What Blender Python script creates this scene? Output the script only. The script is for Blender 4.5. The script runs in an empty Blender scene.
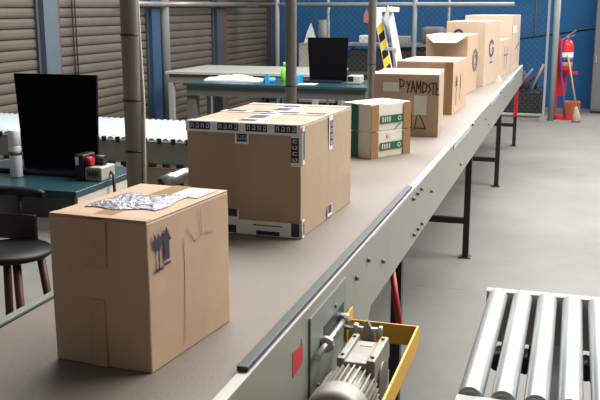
import bpy, bmesh, math, random
from mathutils import Vector, Matrix

random.seed(7)
S = bpy.context.scene
COL = S.collection
PI = math.pi

# ------------------------------------------------------------------ camera
FPX = 880.0
PITCH = math.atan(192 / FPX)
YAW = math.atan(278 / math.hypot(FPX, 192))
CAM_H = 1.65
cd = bpy.data.cameras.new('camera')
cd.sensor_width = 36.0
cd.lens = FPX / 600 * 36.0
cd.clip_end = 100
cam = bpy.data.objects.new('camera', cd)
COL.objects.link(cam)
cam.location = (0, 0, CAM_H)
cam.rotation_euler = (PI / 2 - PITCH, 0, YAW)
S.camera = cam

# ------------------------------------------------------------------ world, lights, exposure
S.view_settings.view_transform = 'Standard'
S.view_settings.look = 'None'
S.view_settings.gamma = 1
S.view_settings.use_curve_mapping = False
S.view_settings.exposure = -0.12
W = bpy.data.worlds.new('world')
S.world = W
W.use_nodes = True
bg = W.node_tree.nodes['Background']
bg.inputs['Color'].default_value = (0.95, 0.97, 1.0, 1)
bg.inputs['Strength'].default_value = 0.17


def area(name, loc, target, sx, sy, power, color=(1, 1, 1)):
    l = bpy.data.lights.new(name, 'AREA')
    l.shape = 'RECTANGLE'
    l.size, l.size_y = sx, sy
    l.energy = power
    l.color = color
    o = bpy.data.objects.new(name, l)
    COL.objects.link(o)
    o.location = loc
    d = Vector(target) - Vector(loc)
    o.rotation_euler = d.to_track_quat('-Z', 'Y').to_euler()
    return o


area('skylight', (1.9, 6.4, 6.2), (1.6, 6.41, 0.0), 4.0, 11.0, 2450, (1.0, 0.985, 0.965))
area('back_fill_light', (0.6, 15.35, 4.3), (-0.4, 5.0, 0.9), 9.0, 3.0, 1700, (1.0, 0.99, 0.975))  # unseen area light added high at the back to whiten the tops

# ------------------------------------------------------------------ materials


def lin(c):
    return tuple((x / 12.92 if x <= 0.04045 else ((x + 0.055) / 1.055) ** 2.4) for x in c)


def mat(name, rgb, rough=0.6, metal=0.0, noise=0.0, scale=8.0, bump=0.0, rgb2=None, stretch=(1, 1, 1), detail=5,
        spec=0.5, bscale=None):
    """rgb in 0..255 sRGB"""
    c = lin([v / 255 for v in rgb])
    m = bpy.data.materials.new(name)
    m.use_nodes = True
    nt = m.node_tree
    b = nt.nodes['Principled BSDF']
    b.inputs['Roughness'].default_value = rough
    b.inputs['Metallic'].default_value = metal
    b.inputs['Specular IOR Level'].default_value = spec
    b.inputs['Base Color'].default_value = (*c, 1)
    if noise > 0 or bump > 0 or rgb2:
        tc = nt.nodes.new('ShaderNodeTexCoord')
        mp = nt.nodes.new('ShaderNodeMapping')
        mp.inputs['Scale'].default_value = stretch
        nt.links.new(tc.outputs['Object'], mp.inputs['Vector'])
        n = nt.nodes.new('ShaderNodeTexNoise')
        n.inputs['Scale'].default_value = scale
        n.inputs['Detail'].default_value = detail
        n.inputs['Roughness'].default_value = 0.6
        nt.links.new(mp.outputs['Vector'], n.inputs['Vector'])
        r = nt.nodes.new('ShaderNodeValToRGB')
        r.color_ramp.elements[0].position = 0.32
        r.color_ramp.elements[1].position = 0.7
        c2 = lin([v / 255 for v in rgb2]) if rgb2 else tuple(x * (1 - noise) for x in c)
        r.color_ramp.elements[0].color = (*c2, 1)
        r.color_ramp.elements[1].color = (*c, 1)
        nt.links.new(n.outputs['Fac'], r.inputs['Fac'])
        nt.links.new(r.outputs['Color'], b.inputs['Base Color'])
        if bump > 0:
            bn = nt.nodes.new('ShaderNodeTexNoise')
            bn.inputs['Scale'].default_value = bscale or scale * 3
            bn.inputs['Detail'].default_value = 6
            nt.links.new(mp.outputs['Vector'], bn.inputs['Vector'])
            bp = nt.nodes.new('ShaderNodeBump')
            bp.inputs['Strength'].default_value = bump
            bp.inputs['Distance'].default_value = 0.01
            nt.links.new(bn.outputs['Fac'], bp.inputs['Height'])
            nt.links.new(bp.outputs['Normal'], b.inputs['Normal'])
    return m


M = dict(
    card=mat('cardboard', (190, 157, 128), 0.5, noise=0.12, scale=5, bump=0.10, stretch=(1, 1, 0.35), spec=0.45),
    card_d=mat('dark_cardboard', (176, 149, 121), 0.5, noise=0.14, scale=6, bump=0.10, stretch=(1, 1, 0.35), spec=0.45),
    card_l=mat('pale_cardboard', (192, 168, 145), 0.5, noise=0.12, scale=6, bump=0.10, spec=0.5),
    card_w=mat('white_cardboard', (222, 214, 198), 0.7, noise=0.08, scale=7, bump=0.06, spec=0.25),
    tape_b=mat('brown_tape', (160, 122, 78), 0.3, noise=0.12, scale=20),
    strap_b=mat('brown_strap', (158, 116, 72), 0.5, noise=0.12, scale=20),
    tape_k=mat('kraft_tape', (184, 148, 114), 0.42, noise=0.12, scale=20),
    tape_w=mat('white_tape', (226, 226, 222), 0.35, noise=0.05, scale=20),
    tape_c=mat('glossy_tape', (206, 202, 192), 0.25, noise=0.1, scale=18),
    navy=mat('navy_print', (34, 36, 72), 0.5),
    ink=mat('blue_ink', (46, 48, 76), 0.7, noise=0.3, scale=60),
    black_ink=mat('black_ink', (66, 52, 42), 0.7),
    fade_ink=mat('grey_ink', (98, 88, 92), 0.8, noise=0.25, scale=50),
    green_p=mat('green_print', (22, 96, 70), 0.5),
    paper=mat('paper_label', (206, 200, 190), 0.6, noise=0.05, scale=20),
    plastic_film=mat('plastic_film', (160, 162, 168), 0.2, noise=0.15, scale=40, bump=0.7, bscale=60, spec=0.8),
    belt=mat('belt_rubber', (113, 104, 94), 0.55, noise=0.12, scale=3.0, bump=0.08, bscale=120, stretch=(1.6, 0.5, 1), spec=0.45),
    rail=mat('painted_steel', (132, 132, 121), 0.42, noise=0.1, scale=5, bump=0.02, spec=0.5),
    rail_l=mat('pale_steel_lip', (176, 176, 168), 0.38, noise=0.06, scale=8),
    plate=mat('grey_green_plate', (118, 124, 114), 0.45, noise=0.12, scale=9),
    strip=mat('dark_guard_strip', (46, 49, 55), 0.5, noise=0.15, scale=30),
    blk=mat('black_paint', (22, 21, 22), 0.5, noise=0.2, scale=12),
    red=mat('red_paint', (176, 30, 34), 0.45, noise=0.15, scale=10),
    sticker=mat('red_sticker', (178, 36, 42), 0.5),
    yellow=mat('yellow_paint', (206, 156, 40), 0.45, noise=0.1, scale=12, spec=0.4),
    alu=mat('cast_aluminium', (146, 142, 132), 0.5, metal=0.3, noise=0.25, scale=22),
    alu_d=mat('grey_aluminium', (112, 112, 106), 0.5, metal=0.4, noise=0.14, scale=22),
    steel=mat('bright_steel', (196, 196, 194), 0.3, metal=0.85, noise=0.12, scale=12),
    zinc=mat('zinc_roller', (168, 173, 173), 0.36, metal=0.45, noise=0.1, scale=14, stretch=(1, 0.25, 1)),
    frame_w=mat('roller_frame_paint', (160, 158, 150), 0.45, noise=0.12, scale=6),
    pole=mat('galvanised_pole', (136, 131, 124), 0.4, metal=0.4, noise=0.22, scale=7, stretch=(1, 1, 0.3)),
    post=mat('pale_post', (142, 144, 142), 0.5, noise=0.1, scale=6),
    cable_w=mat('pale_cable', (196, 188, 168), 0.5),
    desk=mat('teal_desk_top', (32, 64, 72), 0.28, noise=0.15, scale=5, spec=0.6),
    desk_leg=mat('grey_desk_steel', (92, 94, 90), 0.5, noise=0.12, scale=6),
    panel_w=mat('off_white_panel', (196, 190, 176), 0.6, noise=0.14, scale=8),
    screen=mat('black_plastic', (6, 6, 10), 0.8, spec=0.08, noise=0.2, scale=6),
    navy_pl=mat('navy_plastic', (14, 16, 30), 0.4),
    stool=mat('black_vinyl', (15, 14, 15), 0.5, spec=0.3),
    wood_r=mat('mahogany_wood', (82, 36, 26), 0.5, noise=0.3, scale=6, stretch=(1, 1, 0.2)),
    wood_d=mat('dark_wood', (48, 28, 24), 0.5, noise=0.3, scale=6),
    white_pl=mat('white_plastic', (228, 230, 232), 0.4, noise=0.03, scale=6),
    lroll=mat('white_rollers', (150, 158, 160), 0.4, noise=0.05, scale=6),
    conv_side=mat('grey_conveyor_side', (122, 120, 110), 0.5, noise=0.14, scale=5),
    table_w=mat('pale_table_top', (160, 163, 154), 0.4, noise=0.05, scale=5),
    table_s=mat('grey_table_apron', (112, 106, 94), 0.6, noise=0.1, scale=5),
    shutter=mat('grey_brown_shutter', (82, 75, 66), 0.6, noise=0.16, scale=3, spec=0.3),
    bluecol=mat('blue_column', (28, 60, 90), 0.55, noise=0.16, scale=5),
    greycol=mat('blue_grey_column', (70, 84, 92), 0.55, noise=0.16, scale=5),
    darkcol=mat('dark_column', (52, 56, 66), 0.6, noise=0.2, scale=5),
    rust=mat('rusty_edge', (92, 52, 42), 0.7, noise=0.3, scale=12),
    bluewall=mat('blue_wall', (18, 88, 138), 0.6, noise=0.12, scale=2.2, spec=0.3),
    wallp=mat('grey_wall_paint', (120, 116, 108), 0.8, noise=0.1, scale=2),
    mesh=mat('fence_wire', (96, 100, 102), 0.5, metal=0.3),
    ext_red=mat('extinguisher_red', (206, 32, 40), 0.35, noise=0.1, scale=8),
    wood=mat('pale_wood', (176, 140, 100), 0.6, noise=0.2, scale=10),
    mopw=mat('mop_cotton', (170, 156, 136), 0.9, noise=0.3, scale=30),
    wire_d=mat('dark_wire', (44, 46, 50), 0.5),
    crate=mat('dark_crate', (34, 36, 42), 0.6, noise=0.3, scale=20),
    cabinet=mat('grey_cabinet', (104, 106, 106), 0.5, noise=0.08, scale=3),
    orange=mat('orange_cardboard', (168, 84, 44), 0.8, noise=0.2, scale=8),
    cyan=mat('blue_plastic', (40, 140, 190), 0.4),
    lime=mat('lime_plastic', (120, 200, 60), 0.4),
    haz_y=mat('hazard_yellow', (224, 196, 50), 0.5),
    pink=mat('pink_cloth', (214, 120, 130), 0.8),
    rope=mat('purple_hose', (92, 56, 120), 0.6),
)


def floor_material():
    m = bpy.data.materials.new('concrete_floor')
    m.use_nodes = True
    nt = m.node_tree
    b = nt.nodes['Principled BSDF']
    b.inputs['Roughness'].default_value = 0.75
    b.inputs['Specular IOR Level'].default_value = 0.2
    tc = nt.nodes.new('ShaderNodeTexCoord')
    n1 = nt.nodes.new('ShaderNodeTexNoise')
    n1.inputs['Scale'].default_value = 0.9
    n1.inputs['Detail'].default_value = 8
    n1.inputs['Roughness'].default_value = 0.65
    nt.links.new(tc.outputs['Object'], n1.inputs['Vector'])
    r = nt.nodes.new('ShaderNodeValToRGB')
    r.color_ramp.elements[0].position = 0.3
    r.color_ramp.elements[1].position = 0.72
    r.color_ramp.elements[0].color = (*lin((0.385, 0.376, 0.358)), 1)
    r.color_ramp.elements[1].color = (*lin((0.465, 0.455, 0.436)), 1)
    nt.links.new(n1.outputs['Fac'], r.inputs['Fac'])
    # small dark stains
    n2 = nt.nodes.new('ShaderNodeTexNoise')
    n2.inputs['Scale'].default_value = 3.4
    n2.inputs['Detail'].default_value = 3
    nt.links.new(tc.outputs['Object'], n2.inputs['Vector'])
    r2 = nt.nodes.new('ShaderNodeValToRGB')
    r2.color_ramp.elements[0].position = 0.70
    r2.color_ramp.elements[1].position = 0.80
    r2.color_ramp.elements[0].color = (0, 0, 0, 1)
    r2.color_ramp.elements[1].color = (0.55, 0.55, 0.55, 1)
    nt.links.new(n2.outputs['Fac'], r2.inputs['Fac'])
    mx = nt.nodes.new('ShaderNodeMix')
    mx.data_type = 'RGBA'
    nt.links.new(r2.outputs['Color'], mx.inputs['Factor'])
    nt.links.new(r.outputs['Color'], mx.inputs['A'])
    mx.inputs['B'].default_value = (*lin((0.40, 0.39, 0.37)), 1)
    nt.links.new(mx.outputs['Result'], b.inputs['Base Color'])
    return m


M['floor'] = floor_material()

# ------------------------------------------------------------------ mesh helpers


class MB:
    def __init__(self):
        self.bm = bmesh.new()

    def box(self, x0, x1, y0, y1, z0, z1, rot=None):
        r = bmesh.ops.create_cube(self.bm, size=1)
        for v in r['verts']:
            v.co = Vector(((x0 + x1) / 2 + v.co.x * (x1 - x0), (y0 + y1) / 2 + v.co.y * (y1 - y0), (z0 + z1) / 2 + v.co.z * (z1 - z0)))
            if rot:
                v.co = rot @ v.co
        return self

    def bar(self, p0, p1, w, h, up=(0, 0, 1)):
        p0, p1 = Vector(p0), Vector(p1)
        d = (p1 - p0)
        L = d.length
        d.normalize()
        u = Vector(up)
        if abs(d.dot(u)) > 0.98:
            u = Vector((0, 1, 0))
        s = d.cross(u).normalized()
        u = s.cross(d).normalized()
        r = bmesh.ops.create_cube(self.bm, size=1)
        c = (p0 + p1) / 2
        for v in r['verts']:
            v.co = c + d * (v.co.x * L) + s * (v.co.y * w) + u * (v.co.z * h)
        return self

    def cyl(self, p0, p1, r0, r1=None, n=20, caps=True):
        p0, p1 = Vector(p0), Vector(p1)
        r1 = r0 if r1 is None else r1
        d = p1 - p0
        q = d.to_track_quat('Z', 'Y').to_matrix()
        a, b = [], []
        for i in range(n):
            t = 2 * PI * i / n
            e = Vector((math.cos(t), math.sin(t), 0))
            a.append(self.bm.verts.new(p0 + q @ (e * r0)))
            b.append(self.bm.verts.new(p1 + q @ (e * r1)))
        for i in range(n):
            j = (i + 1) % n
            self.bm.faces.new((a[i], a[j], b[j], b[i])).smooth = True
        if caps:
            self.bm.faces.new(list(reversed(a)))
            self.bm.faces.new(b)
        return self

    def lathe(self, prof, center=(0, 0, 0), axis=(0, 0, 1), n=24):
        q = Vector(axis).to_track_quat('Z', 'Y').to_matrix()
        c = Vector(center)
        rings = []
        for (r, z) in prof:
            rings.append([self.bm.verts.new(c + q @ Vector((max(r, 1e-4) * math.cos(2 * PI * i / n), max(r, 1e-4) * math.sin(2 * PI * i / n), z))) for i in range(n)])
        for k in range(len(rings) - 1):
            for i in range(n):
                j = (i + 1) % n
                f = self.bm.faces.new((rings[k][i], rings[k][j], rings[k + 1][j], rings[k + 1][i]))
                f.smooth = True
        self.bm.faces.new(list(reversed(rings[0])))
        self.bm.faces.new(rings[-1])
        return self

    def tube(self, pts, r, n=8):
        pts = [Vector(p) for p in pts]
        rings = []
        for i, p in enumerate(pts):
            d = (pts[min(i + 1, len(pts) - 1)] - pts[max(i - 1, 0)]).normalized()
            q = d.to_track_quat('Z', 'Y').to_matrix()
            rr = r[i] if isinstance(r, (list, tuple)) else r
            rings.append([self.bm.verts.new(p + q @ Vector((rr * math.cos(2 * PI * k / n), rr * math.sin(2 * PI * k / n), 0))) for k in range(n)])
        for a, b in zip(rings, rings[1:]):
            for i in range(n):
                j = (i + 1) % n
                self.bm.faces.new((a[i], a[j], b[j], b[i])).smooth = True
        self.bm.faces.new(list(reversed(rings[0])))
        self.bm.faces.new(rings[-1])
        return self

    def prism(self, poly, off):
        """closed polygon of 3D points swept by off"""
        off = Vector(off)
        a = [self.bm.verts.new(Vector(p)) for p in poly]
        b = [self.bm.verts.new(Vector(p) + off) for p in poly]
        n = len(a)
        self.bm.faces.new(list(reversed(a)))
        self.bm.faces.new(b)
        for i in range(n):
            j = (i + 1) % n
            self.bm.faces.new((a[i], a[j], b[j], b[i]))
        return self

    def bevel(self, w, seg=2, ang=0.6):
        es = [e for e in self.bm.edges if len(e.link_faces) == 2 and e.calc_face_angle(0) > ang]
        bmesh.ops.bevel(self.bm, geom=es, offset=w, segments=seg, affect='EDGES', profile=0.5)
        return self

    def map(self, fn):
        for v in self.bm.verts:
            v.co = fn(v.co.copy())
        return self


ROOT = {}


def thing(name, label, cat, loc, group=None, rotz=0):
    o = bpy.data.objects.new(name, None)
    o.empty_display_size = 0.1
    COL.objects.link(o)
    o.location = loc
    o.rotation_euler = (0, 0, rotz)
    o['label'] = label
    o['category'] = cat
    if group:
        o['group'] = group
    ROOT[o.name] = Vector(loc)
    return o


def part(name, mb, m, parent=None, world=True, label=None):
    """world=True: mesh built in world coordinates, shifted into the thing's frame"""
    me = bpy.data.meshes.new(name)
    bmesh.ops.recalc_face_normals(mb.bm, faces=mb.bm.faces)
    off = ROOT.get(parent.name, Vector()) if (parent and world) else Vector()
    if off.length:
        for v in mb.bm.verts:
            v.co -= off
    mb.bm.to_mesh(me)
    mb.bm.free()
    me.materials.append(M[m] if isinstance(m, str) else m)
    o = bpy.data.objects.new(name, me)
    COL.objects.link(o)
    if parent:
        o.parent = parent
        ROOT[o.name] = off if world else Vector()
    if label:
        o['label'] = label
    return o


def single(name, mb, m, label, cat, loc, group=None):
    """a thing that is one mesh, origin at loc"""
    for v in mb.bm.verts:
        v.co -= Vector(loc)
    o = part(name, mb, m)
    o.location = loc
    o['label'] = label
    o['category'] = cat
    if group:
        o['group'] = group
    return o


def struct(name, mb, m, parent=None):
    o = part(name, mb, m, parent)
    if parent is None:
        o['kind'] = 'structure'
    return o


def text_mesh(txt, size, fn, depth=0.0006):
    """letters as solid mesh; fn maps (x, y, d) text coordinates to 3D"""
    c = bpy.data.curves.new('t', 'FONT')
    c.body = txt
    c.size = size
    c.extrude = depth / 2
    c.align_x = 'CENTER'
    c.align_y = 'CENTER'
    o = bpy.data.objects.new('t', c)
    COL.objects.link(o)
    bpy.context.view_layer.update()
    dg = bpy.context.evaluated_depsgraph_get()
    me = bpy.data.meshes.new_from_object(o.evaluated_get(dg))
    bpy.data.objects.remove(o)
    mb = MB()
    mb.bm.from_mesh(me)
    bpy.data.meshes.remove(me)
    mb.map(lambda v: Vector(fn(v.x, v.y, v.z)))
    return mb


# ------------------------------------------------------------------ the hall
WL, YB = -5.2, 15.5
struct('floor', MB().box(WL - 0.2, 7, -4, YB + 0.2, -0.1, 0), 'floor')
# left wall, above and around the shutters
struct('wall_left', MB().box(WL - 0.25, WL - 0.08, -4, YB, 0, 6.4), 'wallp')
struct('wall_back', MB().box(WL - 0.25, 7, YB, YB + 0.15, 0, 6.4), 'bluewall')


def shutter(i, y0, y1):
    mb = MB()
    pitch = 0.102
    z = 0.02
    prof = []
    while z < 4.0:
        prof += [(WL - 0.030, z), (WL - 0.012, z + 0.008), (WL - 0.006, z + 0.030), (WL - 0.007, z + 0.066), (WL - 0.013, z + 0.092)]
        z += pitch
    a = [mb.bm.verts.new((x, y0, zz)) for x, zz in prof]
    b = [mb.bm.verts.new((x, y1, zz)) for x, zz in prof]
    for k in range(len(a) - 1):
        mb.bm.faces.new((a[k], b[k], b[k + 1], a[k + 1]))
    # back skin gives the curtain thickness
    c = [mb.bm.verts.new((WL - 0.06, y, zz)) for y, zz in ((y0, 0.02), (y1, 0.02), (y1, prof[-1][1]), (y0, prof[-1][1]))]
    mb.bm.faces.new(c)
    o = struct('door_%d' % i, mb, 'shutter')
    # guide rails and bottom bar
    struct('guide_rail', MB().box(WL - 0.05, WL + 0.02, y0 - 0.03, y0 + 0.01, 0, 4.1), 'rust', o)
    struct('guide_rail', MB().box(WL - 0.05, WL + 0.02, y1 - 0.01, y1 + 0.03, 0, 4.1), 'darkcol', o)
    return o


shutter(1, 2.9, 5.3)
shutter(2, 5.58, 7.84)
d3 = shutter(3, 8.24, 10.26)
d4 = shutter(4, 10.78, 12.40)
shutter(5, 12.94, 14.90)
# pull chain on the third shutter
struct('pull_chain', MB().cyl((WL + 0.02, 8.50, 0.6), (WL + 0.02, 8.50, 4), 0.007).cyl((WL + 0.02, 8.56, 0.6), (WL + 0.02, 8.56, 4), 0.007), 'darkcol', d3)
# columns between the shutters
struct('trim_1', MB().box(WL - 0.08, WL + 0.05, 5.33, 5.55, 0, 5), 'greycol')
struct('trim_2', MB().box(WL - 0.08, WL + 0.06, 7.90, 8.16, 0, 5), 'greycol')
struct('trim_3', MB().box(WL - 0.08, WL + 0.06, 10.30, 10.54, 0, 5), 'bluecol')
struct('trim_4', MB().cyl((WL + 0.06, 10.66, 0), (WL + 0.06, 10.66, 5), 0.065), 'post')
struct('trim_5', MB().box(WL - 0.08, WL + 0.06, 12.46, 12.74, 0, 5), 'darkcol')
struct('trim_6', MB().box(WL - 0.08, WL + 0.03, 12.75, 12.88, 0, 5), 'rust')
struct('trim_7', MB().box(WL - 0.08, WL + 0.05, 14.95, 15.5, 0, 5), 'darkcol')
# wall hung pipe rail
struct('trim_8', MB().cyl((WL + 0.12, 9.6, 1.70), (WL + 0.12, 13.5, 1.70), 0.035), 'pole')
# cable conduit and cable on the blue wall
struct('trim_9', MB().cyl((-0.66, YB - 0.02, 1.22), (-0.66, YB - 0.02, 5), 0.012), 'post')
tb = MB().tube([(-3.0, YB - 0.02, 0.95), (-1.6, YB - 0.02, 1.04), (-0.85, YB - 0.02, 1.16), (-0.3, YB - 0.02, 1.24), (0.4, YB - 0.02, 1.35), (0.9, YB - 0.02, 1.38)], 0.014)
struct('trim_10', tb, 'blk')
# expansion joints in the floor
struct('trim_11', MB().box(-4.9, 6.5, 5.11, 5.118, 0, 0.001), 'conv_side')
struct('trim_12', MB().box(-4.9, 6.5, 9.6, 9.61, 0, 0.001), 'conv_side')

# ------------------------------------------------------------------ belt conveyor
BZ = 0.93
XR, XL = -0.603, -1.274
Y0, Y1 = 0.3, 11.75
conv = thing('belt_conveyor', 'long flat tan belt conveyor with pale steel sides running through the hall', 'conveyor', (-0.93, 6, 0))
part('belt', MB().box(XL + 0.028, XR - 0.026, Y0, Y1, BZ - 0.012, BZ).bevel(0.003), 'belt', conv)
# right side rail: plate with flanges
rr = MB().box(XR - 0.005, XR, 2.37, Y1, 0.70, BZ + 0.004).box(XR - 0.05, XR, 2.37, Y1, 0.696, 0.70)
part('side_rail', rr, 'rail', conv)
part('rail_lip', MB().box(XR - 0.025, XR + 0.001, Y0, Y1, BZ - 0.006, BZ + 0.005).bevel(0.001), 'rail_l', conv)
# deeper drive section
dr = MB().prism([(XR - 0.005, Y0, 0.5), (XR - 0.005, 2.42, 0.5), (XR - 0.005, 2.55, 0.60), (XR - 0.005, 2.68, 0.69), (XR - 0.005, 2.70, BZ + 0.002), (XR - 0.005, Y0, BZ + 0.002)], (0.0065, 0, 0))
part('drive_side_plate', dr, 'rail', conv)
tp = MB().prism([(XR + 0.002, 1.96, 0.62), (XR + 0.002, 2.32, 0.62), (XR + 0.002, 2.32, 0.905), (XR + 0.002, 1.96, 0.905)], (0.005, 0, 0))
part('tension_plate', tp, 'plate', conv)
part('adjuster_slot', MB().box(XR + 0.0065, XR + 0.009, 2.08, 2.29, 0.808, 0.842), 'blk', conv)
part('adjuster_bolt', MB().cyl((XR + 0.02, 1.97, 0.804), (XR + 0.02, 2.25, 0.804), 0.008).lathe([(0.020, 0), (0.022, 0.004), (0.022, 0.016), (0.018, 0.02)], (XR + 0.02, 2.05, 0.804), (0, 1, 0), 16).box(XR + 0.006, XR + 0.034, 2.24, 2.26, 0.785, 0.82), 'steel', conv)
part('warning_sticker', MB().prism([(XR + 0.0018, y_ - 0.055, z_ + 0.023) for y_, z_ in ((1.882, 0.782), (1.962, 0.79), (1.962, 0.835), (1.95, 0.855), (1.948, 0.838), (1.882, 0.846))], (0.001, 0, 0)), 'sticker', conv, label='small red square sticker')
# left side rail
part('side_rail', MB().box(XL, XL + 0.005, Y0, Y1, 0.70, BZ + 0.004).box(XL, XL + 0.05, Y0, Y1, 0.696, 0.70), 'rail', conv)
part('rail_lip', MB().box(XL - 0.001, XL + 0.022, Y0, Y1, BZ - 0.006, BZ + 0.005).bevel(0.001), 'plate', conv)
part('rail_lip', MB().box(XL + 0.0225, XL + 0.028, Y0, Y1, BZ - 0.006, BZ + 0.002), 'blk', conv, label='black rubber edge of the belt')
# black guard strip on the near right edge
part('guard_strip', MB().box(XR - 0.028, XR - 0.004, 1.545, 3.47, BZ + 0.005, BZ + 0.017).bevel(0.002), 'strip', conv, label='dark grey strip along the near edge')
# splice plates and small handles along the flange
for y in (4.75, 7.02, 9.05):
    part('splice_plate', MB().box(XR - 0.004, XR + 0.004, y, y + 0.9, BZ - 0.03, BZ + 0.007).bevel(0.001), 'rail_l', conv)
    part('splice_clip', MB().box(XR + 0.004, XR + 0.02, y + 0.86, y + 0.93, BZ - 0.008, BZ + 0.006).bevel(0.002), 'alu_d', conv)
for (y, z) in ((3.46, 0.895), (3.56, 0.897), (3.66, 0.897), (3.50, 0.735), (3.60, 0.735), (3.70, 0.735), (2.62, 0.872), (2.86, 0.80), (3.95, 0.83), (5.1, 0.76), (6.6, 0.85), (6.9, 0.77), (8.6, 0.83), (2.46, 0.86), (2.20, 0.86), (2.03, 0.70)):
    part('bolt', MB().cyl((XR - 0.001, y, z), (XR + 0.012, y, z), 0.008, 0.007, n=8), 'alu_d', conv)
# slack cross ties under the belt and end drums
part('end_drum', MB().cyl((XL + 0.01, Y1 - 0.05, BZ - 0.07), (XR - 0.01, Y1 - 0.05, BZ - 0.07), 0.055), 'alu_d', conv)
part('slider_bed', MB().box(XL + 0.006, XR - 0.006, Y0, Y1 - 0.14, BZ - 0.03, BZ - 0.013), 'conv_side', conv)


def leg_frame(y, red=False):
    lx, rx = XL + 0.03, XR - 0.022
    for x in (rx, lx):
        l = part('leg', MB().box(x - 0.02, x + 0.02, y - 0.02, y + 0.02, 0.008, 0.7), 'blk', conv)
        part('foot_plate', MB().box(x - (0.045 if x == rx else 0.018), x + 0.035, y - 0.04, y + 0.04, 0, 0.008), 'blk', l)
    part('crossbar', MB().box(lx, rx, y - 0.018, y + 0.018, 0.235, 0.275), 'blk', conv)
    if red:
        part('leg_sleeve', MB().box(rx - 0.023, rx + 0.023, y - 0.023, y + 0.023, 0.36, 0.70), 'red', conv, label='red painted upper leg')


for y, red in ((0.75, False), (3.28, False), (5.816, False), (8.353, False), (10.98, True)):
    leg_frame(y, red)
part('brace', MB().cyl((XR - 0.025, 3.17, 0.695), (XR + 0.035, 3.09, 0.43), 0.012), 'red', conv, label='red diagonal brace')
conv.rotation_euler.z = 0.0045

# ------------------------------------------------------------------ yellow motor guard
gd = thing('motor_guard', 'bright yellow three sided motor guard bolted to the conveyor side', 'guard', (-0.5, 2.1, 0.688))
part('end_panel', MB().box(XR + 0.002, -0.398, 2.402, 2.408, 0.688, 0.748).bevel(0.001), 'yellow', gd)
part('side_panel', MB().prism([(-0.398, 2.408, 0.688), (-0.398, 2.408, 0.748), (-0.388, 1.50, 0.748), (-0.388, 1.50, 0.688)], (0.006, 0, 0)), 'yellow', gd)
part('end_panel', MB().box(XR + 0.007, -0.388, 1.50, 1.506, 0.688, 0.748).bevel(0.001), 'yellow', gd)
part('side_flange', MB().box(XR + 0.007, XR + 0.012, 2.37, 2.44, 0.688, 0.775).bevel(0.001), 'yellow', gd)
gd.location += Vector((0.020, -0.062, 0.025))

# ------------------------------------------------------------------ gear motor
gm = thing('gear_motor', 'grey finned electric gear motor inside the yellow guard', 'motor', (-0.485, 1.98, 0.62))
mx, mz = -0.482, 0.712
body = MB().cyl((mx, 1.87, mz), (mx, 2.02, mz), 0.060, n=32)
for k in range(30):
    t = 2 * PI * k / 30
    e = Vector((math.cos(t), 0, math.sin(t)))
    c = Vector((mx, 1.945, mz))
    body.bar(c + e * 0.065 - Vector((0, 0.058, 0)), c + e * 0.065 + Vector((0, 0.055, 0)), 0.004, 0.014, up=e)
part('finned_body', body, 'alu', gm)
part('fan_cover', MB().lathe([(0.052, 0), (0.066, 0.004), (0.075, 0.016), (0.0765, 0.03), (0.0765, 0.072), (0.074, 0.078), (0.06, 0.079)], (mx, 1.812, mz), (0, 1, 0), 40), 'alu', gm)
part('fan_grille', MB().lathe([(0.012, 0), (0.044, 0), (0.048, 0.003), (0.048, 0.006)], (mx, 1.807, mz), (0, 1, 0), 28), 'alu_d', gm)
gx0, gx1 = mx - 0.040, mx + 0.052
part('gearbox', MB().box(gx0, gx1, 2.012, 2.165, mz - 0.075, mz + 0.072).bevel(0.006, 3), 'alu', gm)
part('gearbox_rib', MB().box(gx0 - 0.002, gx0 + 0.018, 2.008, 2.185, mz - 0.07, mz + 0.082).bevel(0.004, 2), 'alu', gm)
part('gearbox_rib', MB().box(gx1 - 0.018, gx1 + 0.004, 2.008, 2.185, mz - 0.07, mz + 0.082).bevel(0.004, 2), 'alu', gm)
part('side_cap', MB().cyl((gx1 + 0.002, 2.09, mz), (gx1 + 0.010, 2.09, mz), 0.048, n=24), 'alu_d', gm)
for (bx, by) in ((gx0 + 0.008, 2.03), (gx0 + 0.008, 2.16), (gx1 - 0.007, 2.03), (gx1 - 0.007, 2.16)):
    part('bolt', MB().cyl((bx, by, mz + 0.081), (bx, by, mz + 0.087), 0.005, n=6), 'alu_d', gm)
part('rating_plate', MB().box(mx - 0.010, mx + 0.024, 2.125, 2.155, mz + 0.072, mz + 0.0735), mat('faded_red_plate', (206, 150, 140), 0.5), gm, label='small faded red rating plate')
part('output_shaft', MB().cyl((mx - 0.074, 2.215, mz + 0.085), (mx + 0.03, 2.215, mz + 0.085), 0.007).lathe([(0.011, 0), (0.015, 0.003), (0.015, 0.013), (0.011, 0.016)], (mx - 0.05, 2.215, mz + 0.085), (1, 0, 0), 16).lathe([(0.010, 0), (0.013, 0.003), (0.013, 0.010), (0.01, 0.012)], (mx + 0.02, 2.215, mz + 0.085), (1, 0, 0), 12), 'steel', gm)
part('shaft_bracket', MB().prism([(mx - 0.022, 2.205, mz + 0.05), (mx - 0.018, 2.205, mz + 0.108), (mx - 0.008, 2.205, mz + 0.112), (mx + 0.012, 2.205, mz + 0.07), (mx + 0.012, 2.205, mz + 0.05)], (0, 0.014, 0)), 'alu', gm)
part('bracket_arm', MB().box(mx - 0.02, mx + 0.012, 2.16, 2.22, mz + 0.02, mz + 0.055), 'alu_d', gm)
part('mount_bracket', MB().box(-0.578, mx + 0.05, 1.90, 2.16, mz - 0.091, mz - 0.0755).box(-0.578, -0.570, 1.90, 2.16, mz - 0.091, mz - 0.02), 'alu_d', gm)

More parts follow.
